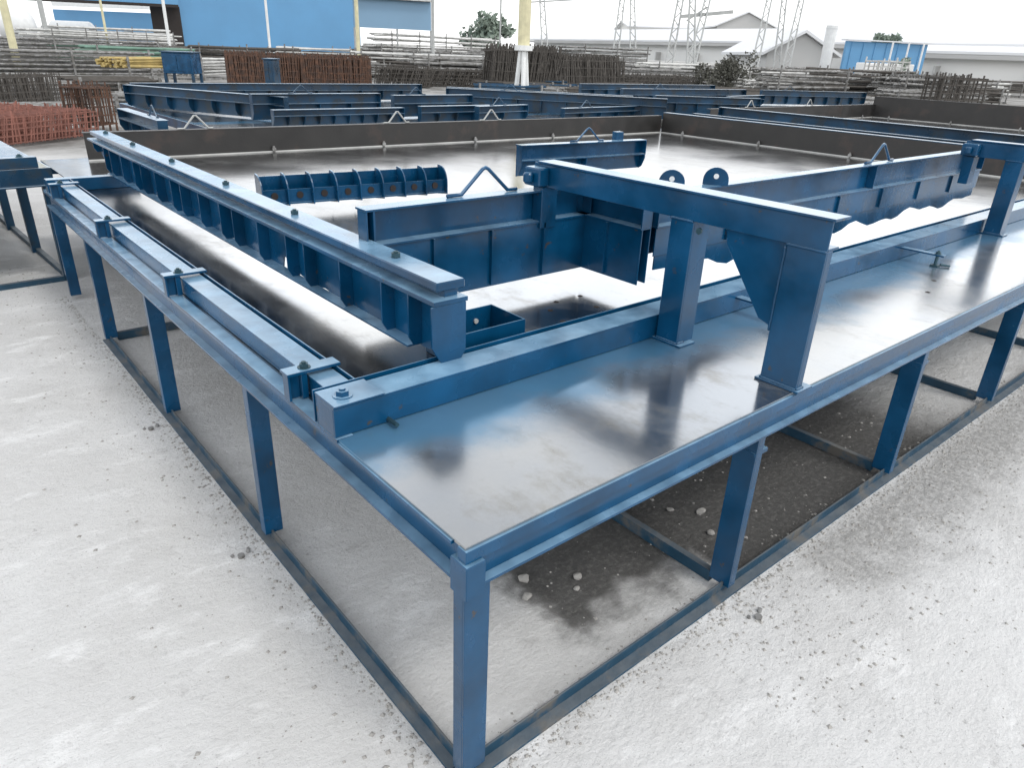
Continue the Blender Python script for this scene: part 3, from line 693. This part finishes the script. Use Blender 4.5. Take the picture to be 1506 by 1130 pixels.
cage("rebar_cage", 925, 38, 1030, 40, .85, 2, RUSTD, "low dark reinforcement heap under the lattice masts", .11, .018, 5, .05, CG, .3)
stack("bar_stack", 545, 50, 725, 54, 1.4, 3, GREYS, "grey bar stack behind the dark heaps, under the faded awning", 6, 9, .05, .5, group=SG)
stack("bar_stack", 560, 64, 740, 72, 2.0, 3, LIGHTS, "pale bar stack on the horizon left of the cream post", 5, 8, .08, 1, group=SG)
stack("bar_stack", 640, 42, 722, 42, .6, 2, LIGHTS, "pale mesh stack just left of the tall dark mass", 5, 8, .05, .9, group=SG)
stack("bar_stack", 850, 52, 960, 56, 1.6, 3, GREYS, "grey bar stack behind the dark mass right of the cream post", 7, 9, .05, .8, group=SG)
stack("bar_stack", 960, 50, 1100, 52, 1.0, 2.5, LIGHTS, "pale bar stack behind the lattice masts", 5, 8, .06, .5, group=SG)
stack("bar_stack", 1100, 46, 1200, 46, .9, 2.5, LIGHTS, "pale bar stack right of the dark bush", 6, 8, .06, .5, group=SG)
stack("bar_stack", 1190, 38, 1300, 38, .8, 2.5, GREYS, "grey pipe stack in front of the small blue shed", 5, 8, .06, .3, group=SG)
stack("bar_stack", 1030, 34, 1250, 34, .45, 2.5, RUSTD, "low brown bar stack behind the third blue table", 4, 9, .05, .1, group=SG)
stack("bar_stack", 1240, 30, 1330, 30, .5, 2.5, GREYS, "low grey bar stack at the foot of the racks on the right", 4, 9, .05, .05, group=SG)
cage("stacked_rack", 1296, 38, 1345, 38, 1.3, 1.5, LIGHTS, "rack of pale vertical rods in front of the small blue shed", .28, .03, 2, .9, "rod racks on the right", cat="rack")
cage("stacked_rack", 1345, 35, 1430, 35, 1.2, 1.6, GREYS, "grey rack of vertical rods, second from the right", .22, .03, 3, .4, "rod racks on the right", cat="rack")
cage("stacked_rack", 1400, 31, 1475, 31, 1.35, 1.5, RUSTD, "dark rack of vertical rods, right hand one", .25, .03, 3, .25, "rod racks on the right", cat="rack")
stack("bar_stack", 1325, 33, 1480, 33, .6, 2, GREYS, "rods laid across the front of the racks at the right", 4, 7, .05, .2, group=SG)
cage("rebar_cage", 1425, 24, 1530, 22, .55, 2, LIGHTS, "pale tangled steel heap at the right edge of the photo", .22, .02, 5, .1, None, .5, cat="steel heap")

EX = "crowded weathered bar stacks filling the yard"
rx = random.Random(11)
for i in range(56):
    d0 = rx.uniform(40, 58) if i < 46 else rx.uniform(34, 40); px = (rx.uniform(-60, 1440) if i > 18 else rx.uniform(-60, 720)) if i < 46 else rx.uniform(1000, 1420)
    stack("bar_stack", px, d0, px+rx.uniform(70, 190), d0*rx.uniform(.98, 1.1), rx.uniform(.6, 1.3), 2.6, rx.choice((GREYS, GREYS, GREYS, LIGHTS, RUSTD, RUSTD, GREEN if px < 300 else GREYS)), "one of many weathered bar stacks crowding the yard behind the nearer stacks", 5, 7, .055, rx.uniform(.05, .4), group=EX)

for i in range(22):
    px = rx.uniform(690, 1380); d0 = rx.uniform(27, 36)
    stack("bar_stack", px, d0, px+rx.uniform(60, 130), d0*rx.uniform(.98, 1.05), rx.uniform(.3, .6), 2.2, rx.choice((GREYS, RUSTD, RUSTD, BLUE2)), "one of many low steel piles close behind the blue forms", 4, 7, .04, .05, group="low steel piles close behind the blue forms")

# blue cabinets
def cabinet(px, d, wd, h, z0, m_, label):
    r_ = empty("steel_cabinet", gp(px, d), R(-38), label, "cabinet")
    b = MB(); b.box(-wd/2, wd/2, 0, .8, z0, z0+h); b.build("body", m_, r_, .02)
    b = MB(); b.box(-wd/2+.05, -.01, -.02, -.001, z0+.08, z0+h-.08); b.box(.01, wd/2-.05, -.02, -.001, z0+.08, z0+h-.08); b.build("door", m_, r_, .005)
    b = MB(); b.box(-wd/2-.03, wd/2+.03, -.03, .83, z0+h+.001, z0+h+.04); b.build("lid", BLUE2, r_)
    if z0 > .1:
        b = MB(); [b.box(x, x+.08, y, y+.08, 0, z0) for x in (-wd/2, wd/2-.08) for y in (0, .7)]; b.build("leg", BLUE2, r_)
    return r_
cabinet(257, 22.5, .95, .62, .75, BLUE, "blue steel cabinet standing before the green pipes")
cabinet(392, 23.5, .32, .75, .5, BLUE2, "narrow blue steel post box in front of the brown bundles")

# ------------------------------------------------------------------ poles and masts
def pole(px, d, h, r, m_, label, z0=0, cat="pole", group=None, splay=False):
    r_ = empty("steel_pole", gp(px, d), 0, label, cat, group)
    b = MB(); b.tube([(0, 0, .06 if not splay else 1.9), (0, 0, h)], r, 12); b.build("shaft", m_, r_, smooth=False)
    b = MB()
    if splay:
        for a in (0, 2.1, 4.2): b.tube([(0.30*math.cos(a), .30*math.sin(a), .05), (.10*math.cos(a), .10*math.sin(a), 2.0)], .10, 8)
        b.tube([(0, 0, 1.85), (0, 0, 2.05)], r*1.5, 12)
    b.box(-r*2.5, r*2.5, -r*2.5, r*2.5, 0, .06); b.build("foot", WHITEP if splay else m_, r_)
    return r_
PG = "slim upright poles before the blue shed"
pole(73, 52, 14, .17, GAL, "thick pale pole before the shed opening, beside the storage tank", group=PG)
pole(160, 55, 14, .09, CREAM, "slim tan pole in front of the shed opening", group=PG)
pole(250, 50, 14, .11, WHITEP, "white pole in front of the black end of the shed", group=PG)
pole(397, 52, 14, .09, WHITEP, "white pole in front of the plain blue shed wall", group=PG)
pole(527, 48, 14, .13, CREAM, "pale pole at the right corner of the blue shed", group=PG)
pole(637, 46, 4.8, .10, GAL, "grey pole carrying the right end of the faded blue awning", group=PG)
pole(735, 60, 14, .07, GAL, "thin grey pole by the hazy tree", group=PG)
pole(20, 27, 6.5, .14, CREAM, "leaning cream and rust post at the left edge of the photo", group=PG)
pole(770, 30, 9, .26, CREAM, "thick cream post with splayed white foot at the centre", splay=True)
def mast(pts, label, r=.17):
    r_ = empty("lattice_mast", gp(*pts[0][:2]), 0, label, "mast", "leaning lattice masts on the right")
    o_ = r_.location.copy(); b = MB(); a = gp(pts[0][0], pts[0][1]); z1 = at(*pts[1]); w_ = .35
    ax = (z1-a); n1 = Vector((RT.x, RT.y, 0)).normalized()*w_; L = ax.length
    for s in (-1, 1): b.tube([a+n1*s-o_, z1+n1*s*.6-o_], r*.5, 6)
    k = 14
    b.build("legs", GAL, r_)
    b = MB()
    for i in range(k):
        p = a+ax*(i/k)+n1*(1 if i % 2 else -1)*(1-.4*i/k); q = a+ax*((i+1)/k)+n1*(-1 if i % 2 else 1)*(1-.4*(i+1)/k)
        b.tube([p-o_, q-o_], r*.28, 5)
    b.build("lacing", GAL, r_); return r_
mast([(985, 66), (1008, -40, 66)], "left leaning lattice mast of the near pair")
mast([(1018, 64), (1050, -40, 66)], "right leaning lattice mast of the near pair")
mast([(1021, 60), (1020, -40, 60)], "upright lattice mast between the leaning pair")
mast([(1113, 72), (1140, -40, 74)], "left leaning lattice mast of the farther pair")
mast([(1160, 72), (1188, -40, 74)], "right leaning lattice mast of the farther pair")
mast([(1148, 76), (1158, -40, 76)], "upright thin lattice mast of the farther pair")
mast([(905, 80), (920, -40, 80)], "thin leaning mast left of the lattice pair")
mast([(935, 80), (930, -40, 80)], "thin upright mast beside the pale shed roof")
mast([(805, 78), (795, -40, 78)], "thin upright mast just right of the cream post")
b = MB(); b.bar(at(1000, 24, 66), at(1078, 17, 66), .3, .3); b.bar(at(1010, 30, 66), at(1040, 10, 66), .12)
o = b.build("mast_crossarm", GAL); tag(o, "horizontal crossarm joining the lattice masts", "crossarm")
b = MB(); b.tube([at(772, 3, 78), at(900, -4, 80)], .08, 6); o = b.build("overhead_beam", GAL); tag(o, "thin grey beam at the top of the photo right of the cream post", "beam")

# ------------------------------------------------------------------ buildings
def wall(b, px0, d0, px1, d1, z0, z1, t=.3):
    p = gp(px0, d0); q = gp(px1, d1); b.bar(p+Vector((0, 0, (z0+z1)/2)), q+Vector((0, 0, (z0+z1)/2)), t, z1-z0); return b
def clad(b, px0, d0, px1, d1, z0, z1, step=1.0):
    p = gp(px0, d0); q = gp(px1, d1); n_ = int((q-p).length/step); f = (CAM-p); f.z = 0; f.normalize()
    for i in range(n_):
        c = p+(q-p)*((i+.5)/n_)+f*.19; b.bar(c+Vector((0, 0, z0)), c+Vector((0, 0, z1)), .12)
    return b
bs = empty("blue_shed", gp(270, 82), 0, "large blue clad shed with an open left bay, behind the stacks", "building")
org = bs.location.copy()
def sub(b, name, m_, parent, o_):
    b.v = [(v[0]-o_.x, v[1]-o_.y, v[2]-o_.z) for v in b.v]; return b.build(name, m_, parent)
b = MB(); wall(b, 270, 82, 521, 96, 0, 14); sub(b, "cladding_wall", SHEDB, bs, org)
b = MB(); wall(b, 230, 81, 272, 81.6, 0, 5.05); sub(b, "dark_end_bay", DARKIN, bs, org)  # flat dark panel; shade inside the bay put into its colour
b = MB(); p, q = gp(-400, 58), gp(270, 81); 
b.bar(p+Vector((0, 0, 8.6)), q+Vector((0, 0, 9.2)), .3, 8.0); sub(b, "upper_cladding", SHEDB, bs, org)
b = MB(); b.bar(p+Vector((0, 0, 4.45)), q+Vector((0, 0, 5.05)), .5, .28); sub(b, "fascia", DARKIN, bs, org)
b = MB(); wall(b, 90, 112, 238, 112, 1.2, 5.2); sub(b, "inner_wall", SHEDB, bs, org)
b = MB(); wall(b, -300, 160, 270, 160, 0, 3); sub(b, "far_wall", WALLW, bs, org)
b = MB(); wall(b, 90, 110, 240, 110, 5.6, 6.3); sub(b, "roof_strip", WHITEP, bs, org)
b = MB(); b.bar(gp(521, 96)+Vector((0, 0, 14)), gp(521, 140)+Vector((0, 0, 14)), .2, .4); 
b.box(0, 0, 0, 0, 0, 0) if False else None
wall(b, 521, 96, 530, 140, 0, 14); sub(b, "side_wall", SHEDT, bs, org)
aw = empty("awning", gp(530, 58), 0, "faded blue clad awning on posts at the right of the blue shed", "awning")
o_ = aw.location.copy()
b = MB(); p, q = gp(523, 58), gp(634, 60); b.bar(p+Vector((0, 0, 4.2)), q+Vector((0, 0, 4.2)), .2, 2.1); sub(b, "cladding", SHEDT, aw, o_)
b = MB(); b.bar(p+Vector((0, 0, 5.35)), q+Vector((0, 0, 5.35)), 1.2, .16); sub(b, "roof_edge", LIGHTS, aw, o_)
b = MB(); 
for f in (.0, .55, 1): 
    c = p+(q-p)*f; b.bar(c+Vector((0, 0, 0)), c+Vector((0, 0, 3.14)), .12)
sub(b, "post", GAL, aw, o_)
def tank(px, d, r, L, label, z=1.8):
    r_ = empty("storage_tank", gp(px, d), R(-35), label, "tank")
    b = MB(); pts = []
    for i in range(9):
        t = i/8; 
    rr = [.05, .6, .88, 1, 1, .88, .6, .05]; xs = [-L/2-r*.5, -L/2-r*.4, -L/2-r*.2, -L/2, L/2, L/2+r*.2, L/2+r*.4, L/2+r*.5]; k = 20
    vs = [(x, r*a*math.cos(2*math.pi*j/k), z+r+r*a*math.sin(2*math.pi*j/k)) for x, a in zip(xs, rr) for j in range(k)]
    fs = [(i*k+j, i*k+(j+1) % k, (i+1)*k+(j+1) % k, (i+1)*k+j) for i in range(7) for j in range(k)]+[tuple(range(k)), tuple(range(7*k, 8*k))]
    b.add(vs, fs).build("shell", WHITEP, r_, smooth=True)
    b = MB(); b.box(-L/2, -L/2+.3, -r*.7, r*.7, 0, z+.3*r); b.box(L/2-.3, L/2, -r*.7, r*.7, 0, z+.3*r); b.build("cradle", GREYS, r_)
tank(32, 57, 1.35, 1.2, "large white round storage tank at the left edge", .9)
tank(112, 84, 1.1, 4, "smaller white tank inside the open bay of the blue shed", 1.0)

# white works along the right horizon
def shed_long(px0, d0, px1, d1, zw, zr, label, name="factory_hall", wm=WALLW, rm=ROOFW, depth=30, vents=True, z0=0):
    r_ = empty(name, gp(px0, d0), 0, label, "building"); o_ = r_.location.copy()
    p = gp(px0, d0); q = gp(px1, d1); d = (q-p).normalized(); n_ = Vector((-d.y, d.x, 0))
    if n_.dot(p-CAM) < 0: n_ = -n_
    b = MB(); vs = [p, q, q+n_*depth, p+n_*depth]; 
    b.add([tuple(v+Vector((0, 0, z0))) for v in vs]+[tuple(v+Vector((0, 0, zw))) for v in vs], [(0, 1, 5, 4), (1, 2, 6, 5), (2, 3, 7, 6), (3, 0, 4, 7)])
    for e_ in (p, q):
        k_ = d*(.15 if e_ is p else -.15); t_ = [e_+Vector((0, 0, zw+.01)), e_+n_*depth+Vector((0, 0, zw+.01)), e_+n_*depth/2+Vector((0, 0, zr-.05))]
        b.add([tuple(v) for v in t_]+[tuple(v+k_) for v in t_], [(0, 1, 2), (5, 4, 3), (0, 3, 4, 1), (1, 4, 5, 2), (2, 5, 3, 0)])
    sub(b, "wall", wm, r_, o_)
    b = MB(); ov = n_*-1.0
    A = [p+ov-d+Vector((0, 0, zw-.1)), q+ov+d+Vector((0, 0, zw-.1)), q+d+n_*depth/2+Vector((0, 0, zr)), p-d+n_*depth/2+Vector((0, 0, zr)), q+d+n_*(depth+1)+Vector((0, 0, zw-.1)), p-d+n_*(depth+1)+Vector((0, 0, zw-.1))]
    up = Vector((0, 0, .25))
    b.add([tuple(v) for v in A]+[tuple(v+up) for v in A], [(0, 1, 2, 3), (3, 2, 4, 5), (6, 9, 8, 7), (9, 11, 10, 8), (0, 6, 7, 1), (1, 7, 8, 2), (2, 8, 10, 4), (3, 9, 6, 0), (5, 11, 9, 3), (4, 10, 11, 5)])
    sub(b, "roof", rm, r_, o_)
    b = MB(); b.bar(p+ov*1.1+Vector((0, 0, zw-.35)), q+ov*1.1+Vector((0, 0, zw-.35)), .3, .4); sub(b, "gutter", WALLG, r_, o_)
    if vents:
        L = (q-p).length
        for i in range(int(L/9)):
            b = MB(); c = p+d*(4+i*9)-n_*.08; b.box(c.x-1.2, c.x+1.2, c.y-.1, c.y+.1, zw*.25, zw*.62)
            sub(b, "vent_panel", WALLG, r_, o_)
    return r_
def hz(px, py, d): return at(px, py, d).z
shed_long(785, 150, 1700, 66, 4.3, 6.2, "long white works hall with a pale roof stretching along the right horizon", depth=13)
shed_long(925, 175, 1150, 175, hz(1000, 42, 175), hz(1000, 33, 175), "pale low hall rising behind the long white works, left of the lattice masts", depth=24, vents=False)
shed_long(1330, 76, 1700, 62, hz(1450, 76, 64), hz(1450, 66, 64), "low pale hall at the right edge of the photo", depth=8)
# gable ended grey shed
def gable(px0, px1, d, zw, zr, wm, rm, label):
    r_ = empty("gable_shed", gp(px0, d), 0, label, "building"); o_ = r_.location.copy()
    p = gp(px0, d); q = gp(px1, d); dd = (q-p).normalized(); n_ = Vector((-dd.y, dd.x, 0))
    if n_.dot(p-CAM) < 0: n_ = -n_
    m_ = (p+q)/2; Z = lambda z: Vector((0, 0, z))
    F = [p, q, q+Z(zw), m_+Z(zr), p+Z(zw)]; B = [v+n_*16 for v in F]
    b = MB(); b.add([tuple(v) for v in F+B], [(0, 1, 2, 3, 4), (9, 8, 7, 6, 5), (1, 6, 7, 2), (5, 0, 4, 9)]); sub(b, "wall", wm, r_, o_)
    b = MB()
    for a, c in ((p+Z(zw), m_+Z(zr)), (q+Z(zw), m_+Z(zr))):
        e = (a-c).normalized()*.8; a2 = a+e-n_*.6+Z(.05); c2 = c-n_*.6+Z(.05); a3 = a2+n_*17; c3 = c2+n_*17
        b.add([tuple(v) for v in (a2, c2, c3, a3, a2+Z(.3), c2+Z(.3), c3+Z(.3), a3+Z(.3))], [(0, 3, 2, 1), (4, 5, 6, 7), (0, 1, 5, 4), (1, 2, 6, 5), (2, 3, 7, 6), (3, 0, 4, 7)])
    sub(b, "roof", rm, r_, o_)
gable(1130, 1228, 78, hz(1180, 78, 78), hz(1180, 49, 78), WALLG, ROOFW, "grey gable ended shed right of the farther masts")
gable(1050, 1135, 165, hz(1100, 40, 165), hz(1100, 20, 165), WALLG, ROOFW, "faint gable roof rising behind the lattice masts")
b = MB(); b.tube([(0, 0, 0), (0, 0, hz(1218, 42, 74))], .55, 16); b.tube([(0, 0, hz(1218, 42, 74)), (0, 0, hz(1218, 42, 74)+.3)], .6, 16)
o = b.build("white_silo", WHITEP); o.location = gp(1218, 74); tag(o, "slim white silo standing right of the grey gable shed", "silo")
sb = empty("small_blue_shed", gp(1245, 66), 0, "small bright blue clad shed with pale posts on the right", "building"); o_ = sb.location.copy()
b = MB(); wall(b, 1243, 66, 1362, 68, 0, hz(1300, 62, 66)); clad(b, 1243, 66, 1362, 68, .2, hz(1300, 62, 66)-.05, 1.2); sub(b, "cladding", SHEDB, sb, o_)
b = MB(); p = gp(1240, 66); q = gp(1365, 68); zz = hz(1300, 61, 66); b.bar(p+Vector((0, 0, zz+.05)), q+Vector((0, 0, zz+.05)), 1.0, .1); sub(b, "roof_edge", ROOFW, sb, o_)
b = MB(); [b.bar(gp(x, 64), gp(x, 64)+Vector((0, 0, zz)), .12) for x in (1312, 1336, 1358)]; sub(b, "post", WHITEP, sb, o_)
b = MB(); b.bar(gp(1270, 60)+Vector((0, 0, 1.2)), gp(1345, 60)+Vector((0, 0, 1.2)), 1.5, 1.7)
o = b.build("pale_container", WALLW, bevel=.05); tag(o, "pale cabin standing before the small blue shed", "cabin")
# low concrete wall and slabs in the middle distance
def lowwall(px0, d0, px1, d1, h, m_, label, t=.3):
    b = MB(); wall(b, px0, d0, px1, d1, 0, h, t); p = gp(px0, d0); q = gp(px1, d1); b.bar(p+Vector((0, 0, h+.045)), q+Vector((0, 0, h+.045)), t+.1, .08)
    o = b.build("low_wall", m_); tag(o, label, "wall")
lowwall(850, 84, 1125, 84, 1.4, WALLW, "low white wall in front of the works hall, behind the lattice masts")
lowwall(600, 120, 790, 120, 1.4, WALLG, "low grey wall on the horizon left of the cream post")
lowwall(1360, 80, 1560, 76, 1.3, WALLW, "low pale wall behind the rod racks on the right")

# ------------------------------------------------------------------ trees
def tree(px, d, h, wd, m_, label, n=900, leaf=.22, seed=1, z0=.8):
    rnd = random.Random(seed); r_ = empty("tree", gp(px, d), 0, label, "tree", "trees beyond the yard")
    b = MB(); b.tube([(0, 0, 0), (.1, 0, h*.45), (0, .1, h*.7)], .16, 8, r2=.05)
    cl = [(rnd.uniform(-wd, wd)*.38, rnd.uniform(-wd, wd)*.38, z0+(h-z0)*rnd.uniform(.15, .85), rnd.uniform(.28, .5)*wd*.55) for _ in range(13)]
    for c in cl[:6]: b.tube([(0, .05, h*.4), (c[0], c[1], c[2])], .05, 5, r2=.02)
    b.build("trunk", RUSTD, r_)
    b = MB()
    for i in range(n):
        c = rnd.choice(cl); v = Vector((rnd.gauss(0, 1), rnd.gauss(0, 1), rnd.gauss(0, .8))); v = v.normalized()*c[3]*rnd.uniform(.5, 1.1)
        p = Vector(c[:3])+v; a = Vector((rnd.uniform(-1, 1), rnd.uniform(-1, 1), rnd.uniform(-1, 1))).normalized()*leaf; e = a.cross(Vector((rnd.uniform(-1, 1), rnd.uniform(-1, 1), .3))).normalized()*leaf*.6
        if p.z < .1: p.z = .1
        b.add([p-a, p+e, p+a, p-e], [(0, 1, 2, 3)])
    b.build("crown", m_, r_)
tree(1078, 40, 2.15, 3.2, LEAF, "dark bushy shrub in front of the white works, right of the near masts", 2600, .09, 12, .1)
tree(722, 120, 7.5, 6, LEAF2, "hazy grey tree on the horizon left of the cream post", 900, .5, 4, 2)
tree(700, 130, 5.5, 5, LEAF2, "smaller hazy tree beside the taller one left of the cream post", 600, .5, 5, 1.5)
tree(1303, 70, 4.9, 2.2, LEAF2, "green tree behind the small blue shed", 800, .3, 6, 2)
tree(1335, 60, 2.6, 2.2, LEAF2, "low green bush beside the rod racks on the right", 500, .2, 8, .2)
tree(880, 44, 1.6, 2.2, LEAF, "small dark bush on the heap right of the cream post", 500, .13, 9, .1)
